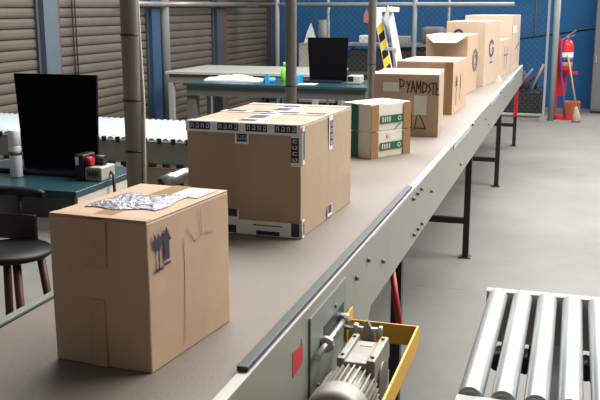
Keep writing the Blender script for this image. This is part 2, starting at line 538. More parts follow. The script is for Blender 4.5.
# ------------------------------------------------------------------ roller conveyor, lower right
rc = thing('roller_conveyor', 'short gravity roller conveyor with shiny steel rollers at lower right of the aisle', 'conveyor', (0.25, 2.4, 0))
RX0, RX1, RZ = -0.226, 0.74, 0.75
part('end_rail', MB().box(RX0, RX1, 2.795, 2.80, 0.58, RZ).box(RX0, RX1, 2.80, 2.83, RZ - 0.004, RZ + 0.001).box(RX0, RX1, 2.80, 2.83, 0.63, 0.634), 'frame_w', rc)
part('end_rail', MB().box(RX0 + 0.008, RX1, 1.972, 1.977, 0.63, RZ).box(RX0 + 0.008, RX1, 1.942, 1.972, RZ - 0.004, RZ + 0.001).box(RX0 + 0.008, RX1, 1.942, 1.972, 0.63, 0.634), 'frame_w', rc)
x = -0.188
while x < RX1 - 0.04:
    r = part('roller', MB().lathe([(0.022, 0), (0.028, 0.002), (0.030, 0.006), (0.030, 0.793), (0.028, 0.797), (0.022, 0.799)], (x, 1.986, RZ - 0.012), (0, 1, 0), 24), 'zinc', rc)
    part('axle', MB().cyl((x, 1.968, RZ - 0.012), (x, 2.804, RZ - 0.012), 0.006, n=8), 'alu_d', r)
    x += 0.0765
part('stretcher', MB().box(RX0 + 0.02, RX1, 2.60, 2.63, 0.585, 0.615), 'blk', rc)
part('drive_box', MB().box(-0.03, 0.035, 2.10, 2.66, 0.46, 0.64).bevel(0.006), 'strip', rc)
part('stretcher', MB().box(RX0 + 0.06, RX0 + 0.10, 1.98, 2.79, 0.46, 0.50), 'conv_side', rc)
for x in (-0.165, -0.085, 0.09, 0.165, 0.30, 0.44):
    part('spring_bracket', MB().cyl((x, 2.56, 0.60), (x, 2.66, 0.60), 0.026, 0.020, n=12).cyl((x + 0.008, 2.585, 0.60), (x + 0.012, 2.585, 0.66), 0.005, n=6), 'blk', rc)
for x in (RX0 + 0.45, RX1 - 0.03):
    for y in (1.958, 2.815):
        part('leg', MB().box(x - 0.02, x + 0.02, y - 0.014, y + 0.014, 0, 0.632), 'blk', rc)
hose_pts = [(0.095, 2.61, 0.60)]
for k in range(9):
    t = k / 8
    hose_pts.append((0.10 + 0.03 * math.sin(2 * t * PI), 2.60 - 0.36 * t, 0.58 - 0.10 * math.sin(t * PI)))
part('cable_loop', MB().tube(hose_pts, 0.005), 'blk', rc)

# ------------------------------------------------------------------ steel poles beside the conveyor
PX = -1.308
pole_lab = ['stout galvanised pole standing behind the front carton, nearest of three on the far conveyor side',
            'galvanised pole standing behind the big taped carton, middle one of three by the conveyor',
            'galvanised pole standing behind the white and green boxes, farthest of three by the conveyor']
for i, y in enumerate((2.468, 4.09, 5.88)):
    p = thing('steel_pole', pole_lab[i], 'pole', (PX, y, 0), 'steel poles along the conveyor')
    part('tube', MB().cyl((PX, y, 0.006), (PX, y, 3.4), 0.027, n=28), 'pole', p)
    part('foot_plate', MB().box(PX - 0.06, PX + 0.03, y - 0.06, y + 0.06, 0, 0.006), 'pole', p)
    for z in ((1.21, 1.37, 1.57) if i == 0 else (1.28,)):
        part('tie_band', MB().cyl((PX, y, z - 0.003), (PX, y, z + 0.003), 0.029, n=24), 'blk', p)
    if i == 0:
        part('cable', MB().tube([(PX + 0.0, y + 0.033, 3.3), (PX + 0.008, y + 0.033, 1.9), (PX + 0.018, y + 0.028, 1.57), (PX + 0.030, y + 0.015, 1.37), (PX + 0.033, y + 0.004, 1.21), (PX + 0.032, y - 0.008, 0.98)], 0.0055), 'cable_w', p, label='pale cable tied along the pole')

# ------------------------------------------------------------------ cartons
CG = 'cartons riding on the belt conveyor'


class Carton:
    """rectangular carton; right-front corner C, left vector f and back vector s (ground), height h"""

    def __init__(self, label, C, f, s, h, z=BZ, m='card', cat='box', flaps=True, bulge=0.004, seam='s', group=CG):
        self.f, self.s = Vector((*f, 0)), Vector((*s, 0))
        self.w, self.d, self.h = self.f.length, self.s.length, h
        self.fu, self.su = self.f.normalized(), self.s.normalized()
        base = Vector((*C, z)) + (self.f + self.s) / 2
        self.C = -(self.f + self.s) / 2
        self.root = thing('cardboard_box', label, cat, base, group)
        self.m = m
        # body: a slightly bulged subdivided box
        mb = MB()
        bmesh.ops.create_grid(mb.bm, x_segments=1, y_segments=1, size=0.5)
        mb.bm.free()
        mb = MB().box(0, self.w, 0, self.d, 0, self.h)
        bmesh.ops.subdivide_edges(mb.bm, edges=mb.bm.edges[:], cuts=5, use_grid_fill=True)
        rnd = random.Random(label)
        for v in mb.bm.verts:
            u, w_, t = v.co.x / self.w, v.co.y / self.d, v.co.z / self.h
            bu = math.sin(PI * max(0, min(1, t)))
            if w_ < 0.001:
                v.co.y -= bulge * bu * math.sin(PI * u)
            if w_ > 0.999:
                v.co.y += bulge * bu * math.sin(PI * u)
            if u < 0.001:
                v.co.x -= bulge * bu * math.sin(PI * w_)
            if u > 0.999:
                v.co.x += bulge * bu * math.sin(PI * w_)
            if t > 0.02:
                v.co += Vector((rnd.uniform(-1, 1), rnd.uniform(-1, 1), 0)) * 0.0009
        mb.bevel(0.003, 2)
        part('body', self.put(mb), m, self.root, world=False)
        if flaps:
            th = 0.004
            g = 0.0015
            if seam == 's':   # two top flaps meeting along the depth direction
                a = MB().box(0.001, self.w / 2 - g, 0.001, self.d - 0.001, h, h + th)
                b = MB().box(self.w / 2 + g, self.w - 0.001, 0.001, self.d - 0.001, h, h + th)
            else:
                a = MB().box(0.001, self.w - 0.001, 0.001, self.d / 2 - g, h, h + th)
                b = MB().box(0.001, self.w - 0.001, self.d / 2 + g, self.d - 0.001, h, h + th)
            for q in (a, b):
                q.bevel(0.0015, 2)
                part('flap', self.put(q), m, self.root, world=False)
            self.top = h + th
        else:
            self.top = h

    def put(self, mb):
        mb.map(lambda v: self.C + self.fu * v.x + self.su * v.y + Vector((0, 0, v.z)))
        return mb

    # faces: 'F' front (u leftwards from the right corner, v up), 'R' right (u backwards, v up), 'T' top (u left, v back)
    def face_fn(self, face, d0):
        if face == 'F':
            return lambda u, v, d: Vector((u, -0.0045 - d0 - d, v))
        if face == 'R':
            return lambda u, v, d: Vector((-0.0045 - d0 - d, u, v))
        return lambda u, v, d: Vector((u, v, self.top + d0 + d))

    def slab(self, name, face, u0, u1, v0, v1, m, t=0.001, d0=0.0, label=None, parent=None):
        fn = self.face_fn(face, d0)
        mb = MB().box(u0, u1, v0, v1, 0, t)
        mb.map(lambda c: fn(c.x, c.y, c.z))
        return part(name, self.put(mb), m, parent or self.root, world=False, label=label)

    def poly(self, name, face, pts, m, t=0.001, d0=0.0, label=None, parent=None):
        fn = self.face_fn(face, d0)
        mb = MB()
        for pl in pts:
            mb.prism([(p[0], p[1], 0) for p in pl], (0, 0, t))
        mb.map(lambda c: fn(c.x, c.y, c.z))
        return part(name, self.put(mb), m, parent or self.root, world=False, label=label)

    def text(self, name, face, txt, size, u, v, m, sx=1.0, d0=0.0, label=None, slant=0.0, parent=None):
        fn = self.face_fn(face, d0)
        sg = -1 if face in ('F', 'T') else 1
        tm = text_mesh(txt, size, lambda x, y, z: fn(u + sg * (x * sx + slant * y), v + y, z + 0.0004))
        return part(name, self.put(tm), m, parent or self.root, world=False, label=label)

    def stroke(self, name, face, lines, w, m, d0=0.0, label=None):
        polys = []
        for ln in lines:
            for (a, b) in zip(ln, ln[1:]):
                dx, dy = b[0] - a[0], b[1] - a[1]
                L = math.hypot(dx, dy) or 1e-6
                nx, ny = -dy / L * w / 2, dx / L * w / 2
                ex, ey = dx / L * w / 3, dy / L * w / 3
                polys.append([(a[0] - ex + nx, a[1] - ey + ny), (a[0] - ex - nx, a[1] - ey - ny), (b[0] + ex - nx, b[1] + ey - ny), (b[0] + ex + nx, b[1] + ey + ny)])
        return self.poly(name, face, polys, m, 0.0006, d0, label)


def ring(c, r, w, n=24, a0=0, a1=2 * PI, sx=1.0):
    out = []
    for i in range(n):
        t0, t1 = a0 + (a1 - a0) * i / n, a0 + (a1 - a0) * (i + 1) / n
        out.append([(c[0] + sx * (r - w) * math.cos(t0), c[1] + (r - w) * math.sin(t0)), (c[0] + sx * r * math.cos(t0), c[1] + r * math.sin(t0)),
                    (c[0] + sx * r * math.cos(t1), c[1] + r * math.sin(t1)), (c[0] + sx * (r - w) * math.cos(t1), c[1] + (r - w) * math.sin(t1))])
    return out


# --- the front carton
b1 = Carton('nearest plain brown carton on the belt, with goblet and arrow marks and film on top', (-0.773, 1.495), (-0.226, 0.012), (0.037, 0.333), 0.311, m='card', seam='s')
b1.slab('brown_tape', 'T', b1.w * 0.42, b1.w * 0.60, -0.002, b1.d + 0.002, 'tape_b')
b1.slab('brown_tape', 'F', b1.w * 0.44, b1.w * 0.60, 0.002, 0.145, 'tape_k')
b1.slab('brown_tape', 'F', b1.w * 0.40, b1.w * 0.62, 0.215, b1.h, 'tape_k')
b1.slab('edge_tape', 'T', 0.002, b1.w - 0.002, 0.0, 0.02, 'card_d', t=0.0012)
# crumpled plastic film bag
fm = MB()
nx, ny = 26, 18
rnd = random.Random(3)
gridv = []
for j in range(ny + 1):
    row = []
    for i in range(nx + 1):
        u, v = i / nx, j / ny
        x_ = 0.035 + 0.155 * u + 0.012 * math.sin(6 * v) * (u - .5)
        y_ = 0.085 + 0.15 * v - 0.02 * u + 0.010 * math.sin(9 * u)
        edge = min(u, 1 - u, v, 1 - v)
        z_ = b1.top + 0.0025 + min(1, edge * 6) * (0.006 + 0.003 * abs(math.sin(22 * u + 3 * math.sin(5 * v))) * (0.4 + 0.6 * rnd.random()) + 0.002 * math.sin(13 * v))
        row.append(fm.bm.verts.new((x_, y_, z_)))
    gridv.append(row)
for j in range(ny):
    for i in range(nx):
        fm.bm.faces.new((gridv[j][i], gridv[j][i + 1], gridv[j + 1][i + 1], gridv[j + 1][i]))
r_ = bmesh.ops.extrude_face_region(fm.bm, geom=fm.bm.faces[:])
for g_ in r_['geom']:
    if isinstance(g_, bmesh.types.BMVert):
        g_.co.z = b1.top + 0.0012
part('plastic_film_pouch', b1.put(fm), 'plastic_film', b1.root, world=False, label='crinkled clear film pouch taped on top')
b1.slab('paper_label', 'T', 0.016, 0.085, 0.225, 0.315, 'paper', d0=0.0012, label='white paper label on top')
# goblet and arrow marks on the right face
ax, bx_ = 0.033, 0.063
b1.poly('handling_mark', 'R', [[(ax - 0.017, 0.288), (ax - 0.014, 0.262), (ax - 0.004, 0.250), (ax + 0.004, 0.250), (ax + 0.012, 0.262), (ax + 0.015, 0.284), (ax + 0.006, 0.275), (ax + 0.000, 0.284), (ax - 0.006, 0.272)],
                               [(ax - 0.0025, 0.252), (ax + 0.0025, 0.252), (ax + 0.0025, 0.212), (ax - 0.0025, 0.212)],
                               [(ax - 0.014, 0.213), (ax + 0.014, 0.213), (ax + 0.014, 0.207), (ax - 0.014, 0.207)]], 'ink', 0.0006, label='dark blue broken goblet mark')
b1.poly('handling_mark', 'R', [[(bx_ - 0.017, 0.262), (bx_, 0.292), (bx_ + 0.017, 0.262)],
                               [(bx_ - 0.009, 0.262), (bx_ + 0.009, 0.262), (bx_ + 0.009, 0.224), (bx_ - 0.009, 0.224)],
                               [(bx_ - 0.012, 0.218), (bx_ + 0.012, 0.218), (bx_ + 0.012, 0.213), (bx_ - 0.012, 0.213)]], 'ink', 0.0006, label='dark blue upward arrow mark')
b1.stroke('crease', 'R', [[(0.145, 0.27), (0.175, 0.235), (0.215, 0.245), (0.26, 0.238)], [(0.20, 0.30), (0.205, 0.245)], [(0.13, 0.25), (0.128, 0.02)]], 0.0022, 'card_d')

# --- the big carton with printed tape
b2 = Carton('big brown carton sealed with navy printed white tape, second on the belt', (-0.799, 2.596), (-0.392, 0.012), (0.020, 0.575), 0.359, m='card_d', seam='s', bulge=0.005)


def printed_tape(bx, face, u0, u1, v0, v1, along='u', txt=True, off=0.0):
    t = bx.slab('printed_tape', face, u0, u1, v0, v1, 'tape_w', t=0.0010, d0=off, label='white tape printed with navy blocks')
    L = (u1 - u0) if along == 'u' else (v1 - v0)
    hgt = (v1 - v0) if along == 'u' else (u1 - u0)
    n = max(1, int(L / 0.098))
    for k in range(n):
        a = (k + 0.12) * L / n
        b = (k + 0.86) * L / n
        lo, hi = 0.24 * hgt, 0.98 * hgt
        if along == 'u':
            q = (u0 + a, u0 + b, v0 + lo, v0 + hi)
        else:
            q = (u0 + lo, u0 + hi, v0 + a, v0 + b)
        bx.slab('print_block', face, *q, 'navy', t=0.0005, d0=off + 0.001, parent=t)
        if txt:
            # pale glyph shapes knocked out of the navy block
            gl = []
            m_ = 4
            for g in range(m_):
                s0, s1 = a + (b - a) * (g + 0.2) / m_, a + (b - a) * (g + 0.72) / m_
                c0, c1 = lo + (hi - lo) * 0.22, lo + (hi - lo) * 0.78
                wv = (s1 - s0) * 0.2
                bars = [(s0, s0 + wv, c0, c1), (s0, s1, c1 - wv, c1), (s1 - wv, s1, c0, c1 if g % 2 else (c0 + c1) / 2)]
                if g % 2 == 0:
                    bars.append((s0, s1, c0, c0 + wv))
                for (p0, p1, r0, r1) in bars:
                    if along == 'u':
                        gl.append([(u0 + p0, v0 + r0), (u0 + p1, v0 + r0), (u0 + p1, v0 + r1), (u0 + p0, v0 + r1)])
                    else:
                        gl.append([(u0 + r0, v0 + p0), (u0 + r1, v0 + p0), (u0 + r1, v0 + p1), (u0 + r0, v0 + p1)])
            bx.poly('print_glyphs', face, gl, 'tape_w', 0.0003, off + 0.0015, parent=t)


w, d, h = b2.w, b2.d, b2.h
printed_tape(b2, 'F', 0.0, w, h - 0.028, h + 0.004, 'u')
printed_tape(b2, 'F', -0.004, 0.030, h - 0.125, h - 0.02, 'v', off=0.0006)
b2.slab('white_tape', 'F', 0.0, 0.27, 0.002, 0.050, 'tape_w')
b2.slab('print_block', 'F', 0.002, 0.03, 0.006, 0.05, 'navy', t=0.0005, d0=0.001)
b2.slab('print_block', 'F', 0.07, 0.15, 0.004, 0.018, 'navy', t=0.0005, d0=0.001)
b2.slab('print_block', 'F', 0.22, 0.27, 0.004, 0.03, 'navy', t=0.0005, d0=0.001)
b2.slab('print_line', 'F', 0.06, 0.16, 0.034, 0.038, 'fade_ink', t=0.0005, d0=0.001)
printed_tape(b2, 'F', 0.21, 0.262, 0.05, 0.085, 'u', txt=False)
printed_tape(b2, 'F', w * 0.44, w * 0.56, h - 0.062, h - 0.028, 'u', off=0.0006)
printed_tape(b2, 'R', 0.0, 0.022, 0.002, 0.062, 'v')
printed_tape(b2, 'R', 0.005, 0.022, h - 0.12, h + 0.002, 'v', txt=False)
printed_tape(b2, 'R', d * 0.49, d * 0.56, h - 0.115, h + 0.002, 'v')
printed_tape(b2, 'R', d * 0.47, d * 0.56, 0.012, 0.052, 'u', txt=False)
printed_tape(b2, 'T', w * 0.40, w * 0.60, 0.0, d, 'v', txt=False)
printed_tape(b2, 'T', 0.0, w, d * 0.46, d * 0.56, 'u', txt=False, off=0.0012)
b2.slab('clear_tape', 'T', 0.0, w, 0.0, 0.045, 'tape_c', d0=0.0008)
b2.slab('clear_tape', 'T', 0.0, w, d - 0.05, d, 'tape_c', d0=0.0008)

# --- two small white boxes with green print, stacked
hh = 0.1325
for k, lab in ((0, 'lower white box with green label and brown end straps, directly on the belt'), (1, 'upper white box with green label and brown end straps, stacked on its twin')):
    bw = Carton(lab, (-0.92, 4.137), (-0.165, 0.10), (0.146, 0.250), hh - 0.004, z=BZ + k * hh, m='card_w', seam='s', bulge=0.002, group='small white boxes with green labels')
    bw.root.name = 'white_box'
    D = bw.d
    bw.slab('brown_strap', 'R', 0.0, 0.052, 0.001, bw.h, 'strap_b')
    bw.slab('brown_strap', 'R', D - 0.055, D, 0.001, bw.h, 'strap_b')
    g = bw.slab('green_label', 'R', 0.066, D - 0.062, 0.036, 0.074, 'green_p', label='green printed label')
    gl = []
    for q in range(4):
        u = 0.078 + q * 0.017
        gl.append([(u, 0.043), (u + 0.008, 0.043), (u + 0.008, 0.067), (u, 0.067)])
    bw.poly('label_print', 'R', gl, 'card_w', 0.0004, 0.001, parent=g)
    bw.poly('label_print', 'R', ring((D - 0.085, 0.055), 0.012, 0.004, 14), 'card_w', 0.0004, 0.001, parent=g)
    bw.slab('green_stripe', 'F', 0.080, 0.128, 0.001, bw.h, 'green_p')
    if k:
        bw.stroke('pen_mark', 'R', [[(0.175, 0.005), (0.195, 0.02), (0.215, 0.028)]], 0.004, 'navy')
    else:
        bw.slab('torn_patch', 'R', 0.115, 0.14, 0.10, 0.118, 'paper')

# --- brown carton with handwriting
b4 = Carton('brown carton with black handwriting across it and two white labels', (-0.718, 4.985), (-0.372, -0.015), (-0.045, 0.50), 0.350, m='card_d', seam='u', bulge=0.006)
w, h = b4.w, b4.h
b4.slab('paper_label', 'F', w - 0.145, w - 0.055, h - 0.095, h - 0.042, 'paper')
b4.slab('paper_label', 'F', 0.068, 0.140, 0.125, 0.235, 'paper')
HW = [
    [(w - 0.145, 0.31), (w - 0.148, 0.265), (w - 0.165, 0.27), (w - 0.172, 0.295), (w - 0.15, 0.31)],
    [(w - 0.185, 0.30), (w - 0.195, 0.27), (w - 0.205, 0.30)], [(w - 0.195, 0.27), (w - 0.19, 0.235)],
    [(w - 0.21, 0.235), (w - 0.22, 0.30), (w - 0.232, 0.24)], [(w - 0.213, 0.262), (w - 0.229, 0.262)],
    [(w - 0.24, 0.23), (w - 0.242, 0.30), (w - 0.252, 0.255), (w - 0.262, 0.30), (w - 0.266, 0.235)],
    [(w - 0.275, 0.235), (w - 0.277, 0.295), (w - 0.297, 0.28), (w - 0.295, 0.245), (w - 0.275, 0.235)],
    [(w - 0.318, 0.285), (w - 0.306, 0.275), (w - 0.322, 0.255), (w - 0.308, 0.235)],
    [(w - 0.325, 0.29), (w - 0.347, 0.29)], [(w - 0.336, 0.29), (w - 0.334, 0.225)],
    [(w - 0.352, 0.29), (w - 0.352, 0.225), (w - 0.368, 0.225)], [(w - 0.352, 0.258), (w - 0.364, 0.258)]]
b4.stroke('handwriting', 'F', [[(u - 0.004, 0.016 + v) for u, v in ln] for ln in HW], 0.0075, 'black_ink', label='black marker handwriting')
b4.stroke('handwriting', 'F', [[(0.135, 0.04), (0.120, 0.125), (0.105, 0.125), (0.07, 0.045), (0.13, 0.05)]], 0.006, 'black_ink', label='loose black pen curve')
b4.slab('dark_label', 'F', 0.150, 0.188, 0.03, 0.13, 'navy', label='dark printed corner label')
b4.slab('brown_tape', 'T', 0.0, w, b4.d * 0.42, b4.d * 0.58, 'tape_b')

# --- carton with wheat like print
b5 = Carton('brown carton with faint vertical print on its lit side, behind the handwritten one', (-0.785, 6.086), (-0.395, 0.025), (0.022, 0.62), 0.357, m='card', seam='u')
b5.stroke('side_print', 'R', [[(0.13, 0.06), (0.13, 0.26)], [(0.09, 0.19), (0.17, 0.22)], [(0.09, 0.22), (0.17, 0.19)], [(0.10, 0.245), (0.13, 0.205), (0.16, 0.245)], [(0.29, 0.08), (0.29, 0.24)], [(0.31, 0.16), (0.31, 0.26)]], 0.010, 'black_ink', label='dark wheat like print')
b5.slab('brown_tape', 'T', 0.0, b5.w, b5.d * 0.42, b5.d * 0.58, 'tape_c')
b5.slab('brown_tape', 'F', b5.w * 0.0, 0.05, 0.0, b5.h, 'tape_b')

# --- carton with hanging front flap
b6 = Carton('brown carton whose pale front flap hangs open, behind the carton with side print', (-0.862, 7.557), (-0.355, 0.02), (0.022, 0.58), 0.495, m='card', seam='u')
w, h = b6.w, b6.h
fl = MB().prism([(0.002, -0.012, h - 0.002), (w - 0.002, -0.012, h - 0.002), (w - 0.075, -0.075, h - 0.062), (0.085, -0.075, h - 0.062)], (0, -0.002, 0.004))
part('front_flap', b6.put(fl), 'card_l', b6.root, world=False, label='pale front flap hanging open')
b6.poly('round_logo', 'R', ring((0.42, 0.27), 0.10, 0.035, 28, sx=1.7) + ring((0.42, 0.27), 0.05, 0.014, 20, sx=1.7), 'fade_ink', 0.0008, label='faded round printed mark')
b6.stroke('pen_mark', 'F', [[(0.12, 0.25), (0.17, 0.30), (0.20, 0.22)]], 0.006, 'black_ink')

# --- tall carton with round logo
b7 = Carton('tall brown carton with a dark round mark on its lit side, upright on the belt', (-0.80, 8.382), (-0.362, 0.03), (0.060, 0.95), 0.595, m='card_l', seam='u')
b7.poly('round_logo', 'R', ring((0.38, 0.34), 0.085, 0.028, 28, 0.5, 5.6, sx=1.7) + ring((0.46, 0.32), 0.035, 0.02, 12, sx=1.7), 'ink', 0.0008, label='dark blue round printed mark')
b7.poly('round_logo', 'F', ring((0.25, 0.48), 0.05, 0.02, 20, 0.3, 5.9), 'ink', 0.0008, label='dark blue round printed mark')
b7.slab('side_print', 'R', 0.30, 0.46, 0.20, 0.22, 'fade_ink', t=0.0006)
b7.slab('top_tape', 'T', 0.0, b7.w, b7.d * 0.44, b7.d * 0.56, 'tape_c')
# torn scrap of card lying at the foot of the tall carton
sc = MB().prism([(-0.742, 8.98, BZ + 0.001), (-0.690, 8.95, BZ + 0.001), (-0.684, 9.06, BZ + 0.001), (-0.715, 9.10, BZ + 0.06)], (0.002, 0.012, 0.006))
single('cardboard_scrap', sc, 'card_d', 'torn brown scrap of card beside the foot of the tall carton', 'cardboard scrap', (-0.71, 9.02, BZ))

# --- far low carton and far tall carton
b8 = Carton('pale narrow carton close to the belt edge, between the tall carton and the farthest one', (-0.75, 9.69), (-0.30, 0.01), (0.052, 0.60), 0.385, m='card_l', seam='u')
b8.stroke('side_print', 'R', [[(0.2, 0.08), (0.2, 0.3)], [(0.32, 0.12), (0.38, 0.3)], [(0.15, 0.22), (0.42, 0.22)]], 0.014, 'fade_ink')
b9 = Carton('farthest carton at the end of the belt, tall and pale with white top', (-0.695, 10.36), (-0.53, 0.01), (0.025, 1.12), 0.635, m='card_l', seam='u')
b9.slab('paper_label', 'R', 0.02, 0.6, 0.44, 0.52, 'paper')
b9.stroke('side_print', 'R', [[(0.75, 0.1), (0.8, 0.4)], [(0.9, 0.2), (0.9, 0.48)], [(0.5, 0.25), (0.98, 0.3)]], 0.02, 'fade_ink')
b9.slab('top_tape', 'T', 0.0, b9.w, b9.d * 0.44, b9.d * 0.56, 'tape_w')

# ------------------------------------------------------------------ clamp lamp on the conveyor's far rail
lp = thing('clamp_lamp', 'small silver cylinder lamp head clamped on the far conveyor rail behind the front carton', 'lamp', (-1.30, 2.95, 0.96))
a, b = Vector((-1.425, 2.89, 1.012)), Vector((-1.345, 3.00, 1.05))
ax_ = (b - a).normalized()
part('lamp_shade', MB().lathe([(0.026, 0.0001), (0.030, 0.0), (0.031, 0.05), (0.027, 0.06), (0.027, 0.10), (0.02, 0.125)], a, ax_, 20), 'steel', lp)
part('lens', MB().cyl(a - ax_ * 0.002, a + ax_ * 0.004, 0.0265), 'blk', lp)  # black disc painted in for the shade inside the open end
part('clamp_arm', MB().tube([b - ax_ * 0.06 - Vector((0, 0, 0.02)), (-1.36, 2.95, 0.985), (-1.29, 2.95, 0.955), (-1.27, 2.95, 0.945)], 0.008).box(-1.277, -1.264, 2.93, 2.97, 0.88, 0.95), 'blk', lp)

# ------------------------------------------------------------------ desks


def desk(x0, x1, y0, y1, label, leg=0.10, end=None):
    t = thing('packing_desk', label, 'desk', ((x0 + x1) / 2, (y0 + y1) / 2, 0), 'teal topped packing desks')
    z = 0.9
    part('desk_top', MB().box(x0, x1, y0, y1, z - 0.028, z).bevel(0.003), 'desk', t)
    part('apron', MB().box(x0 + 0.03, x1 - 0.03, y0 + 0.03, y0 + 0.05, z - 0.13, z - 0.028).box(x0 + 0.03, x1 - 0.03, y1 - 0.05, y1 - 0.03, z - 0.13, z - 0.028), 'desk_leg', t)
    for lx in (x0 + 0.02, x1 - 0.02 - leg):
        for ly in (y0 + 0.05, y1 - 0.05 - leg):
            part('leg', MB().box(lx, lx + leg, ly, ly + leg, 0, z - 0.028).bevel(0.004), 'desk_leg', t)
    if end:
        part('end_panel', MB().box(x1 - 0.02, x1 - 0.005, y0 + 0.02, y1 - 0.02, 0.55, z - 0.03), 'panel_w', t, label='off white end panel')
    return t


desk(-3.35, -1.955, 3.16, 3.76, 'teal packing desk at left with a monitor on it, beside the front carton', end=True)
desk(-3.83, -1.90, 8.32, 9.25, 'teal packing desk farther back beside the middle cartons, with white papers on it')


def monitor(x, y, z, label, sw=0.43, top=0.455, base=0.5, rot=0.0):
    t = thing('computer_monitor', label, 'monitor', (x, y, z), 'black monitors on the packing desks')
    R_ = Matrix.Rotation(rot, 3, 'Z')

    def pl(mb):
        return mb.map(lambda v: R_ @ v)
    part('screen_housing', pl(MB().prism([(-sw / 2 + 0.025, 0, 0.012), (sw / 2 - 0.015, 0, 0.012), (sw / 2, 0, top), (-sw / 2, 0, top)], (0, 0.014, 0)).bevel(0.003)), 'screen', t, world=False)
    part('screen_panel', pl(MB().box(-sw / 2 + 0.035, sw / 2 - 0.03, -0.002, 0.0, 0.05, top - 0.02)), 'screen', t, world=False)
    part('neck', pl(MB().box(-0.05, 0.05, 0.014, 0.05, 0.012, 0.3).bevel(0.004)), 'screen', t, world=False)
    part('base_plate', pl(MB().box(-base * 0.72, base * 0.33, -0.09, 0.13, 0, 0.024).bevel(0.006)), 'navy_pl', t, world=False)
    return t


monitor(-2.262, 3.53, 0.9, 'big black square monitor on the left desk behind the front carton')
monitor(-2.42, 8.8, 0.9, 'black square monitor on the farther desk between two poles')

# things on the near desk
bo = thing('spray_can', 'slim white bottle with grey cap on the left desk before the monitor', 'bottle', (-2.395, 3.385, 0.9))
part('can_body', MB().lathe([(0.026, 0), (0.028, 0.003), (0.028, 0.135), (0.024, 0.145)], (0, 0, 0)), 'white_pl', bo, world=False)
part('cap', MB().lathe([(0.025, 0.143), (0.0275, 0.147), (0.0275, 0.21), (0.024, 0.215)], (0, 0, 0)), 'white_pl', bo, world=False)
part('label_band', MB().lathe([(0.0281, 0.10), (0.0285, 0.10), (0.0285, 0.118), (0.0281, 0.118)], (0, 0, 0)), 'alu_d', bo, world=False)
pr = thing('label_printer', 'small grey label printer with red knob at the corner of the left desk', 'printer', (-2.035, 3.44, 0.9))
part('printer_body', MB().box(-0.012, 0.072, -0.05, 0.075, 0, 0.062).bevel(0.006), 'frame_w', pr, world=False)
part('printer_side', MB().box(-0.056, -0.014, -0.055, 0.05, 0, 0.115).bevel(0.005), 'blk', pr, world=False)
part('roll_holder', MB().cyl((-0.012, 0.02, 0.085), (0.055, 0.02, 0.085), 0.022), 'blk', pr, world=False)
part('red_knob', MB().cyl((-0.012, -0.025, 0.085), (0.018, -0.025, 0.085), 0.020), 'sticker', pr, world=False, label='red round knob')
part('white_tab', MB().box(-0.050, -0.036, -0.060, -0.0555, 0.07, 0.105), 'white_pl', pr, world=False)
part('button_panel', MB().box(0.000, 0.062, -0.0525, -0.050, 0.014, 0.048), 'alu_d', pr, world=False)
for q in (0.01, 0.026, 0.042):
    part('button', MB().box(q, q + 0.010, -0.0545, -0.0525, 0.026, 0.040), 'blk', pr, world=False)
part('power_cord', MB().tube([(0.072, 0.03, 0.03), (0.092, 0.02, 0.02), (0.105, 0.0, -0.06), (0.11, -0.01, -0.4)], 0.007), 'blk', pr, world=False)

# things on the far desk
pp = MB()
rnd = random.Random(5)
nx = 14
rows = []
for j in range(5):
    row = []
    for i in range(nx + 1):
        u, v = i / nx, j / 4
        row.append(pp.bm.verts.new((-3.72 + 0.58 * u, 8.62 + 0.30 * v, 0.902 + (0.045 * math.sin(PI * min(1, max(0.05, u))) * (0.5 + 0.5 * rnd.random()) + 0.02) * (math.sin(PI * (0.1 + 0.8 * v))))))
    rows.append(row)
for j in range(4):
    for i in range(nx):
        pp.bm.faces.new((rows[j][i], rows[j][i + 1], rows[j + 1][i + 1], rows[j + 1][i]))
r_ = bmesh.ops.extrude_face_region(pp.bm, geom=pp.bm.faces[:])
for g_ in r_['geom']:
    if isinstance(g_, bmesh.types.BMVert):
        g_.co.z = 0.9005
single('paper_heap', pp, 'white_pl', 'crumpled heap of white paper on the left end of the farther desk', 'paper', (-3.5, 8.77, 0.9))
bt = thing('tape_roll', 'bright blue tape roll lying on the farther desk next to the lime bottle', 'tape roll', (-2.99, 8.62, 0.9))
part('roll', MB().lathe([(0.03, 0), (0.062, 0), (0.062, 0.05), (0.03, 0.05)], (0, 0, 0)), 'cyan', bt, world=False)
part('cutter', MB().box(-0.02, 0.02, -0.09, -0.06, 0.0, 0.09), 'cyan', bt, world=False)
lb = thing('detergent_bottle', 'lime green bottle on the farther desk beside the middle pole', 'bottle', (-2.885, 8.80, 0.9))
part('bottle_body', MB().lathe([(0.035, 0), (0.04, 0.006), (0.04, 0.10), (0.018, 0.15)], (0, 0, 0)), 'lime', lb, world=False)
part('bottle_cap', MB().lathe([(0.016, 0.148), (0.016, 0.19), (0.01, 0.2)], (0, 0, 0)), 'lime', lb, world=False)
single('blue_tray', MB().box(-2.73, -2.655, 8.55, 8.72, 0.9, 0.985).bevel(0.01), 'cyan', 'small bright blue tub on the farther desk right of the middle pole', 'tub', (-2.69, 8.63, 0.9))
single('paper_sheet', MB().box(-2.64, -2.46, 8.44, 8.60, 0.9, 0.906), 'paper', 'white paper sheet lying before the farther monitor', 'paper', (-2.55, 8.52, 0.9))
wd = thing('barcode_scanner', 'small pale scanner with dark face beside the farther monitor', 'scanner', (-2.12, 8.72, 0.9))
part('scanner_body', MB().box(-0.06, 0.08, -0.06, 0.10, 0, 0.085).bevel(0.01), 'frame_w', wd, world=False)
part('scanner_face', MB().box(-0.05, 0.01, -0.064, -0.060, 0.03, 0.078), 'blk', wd, world=False)
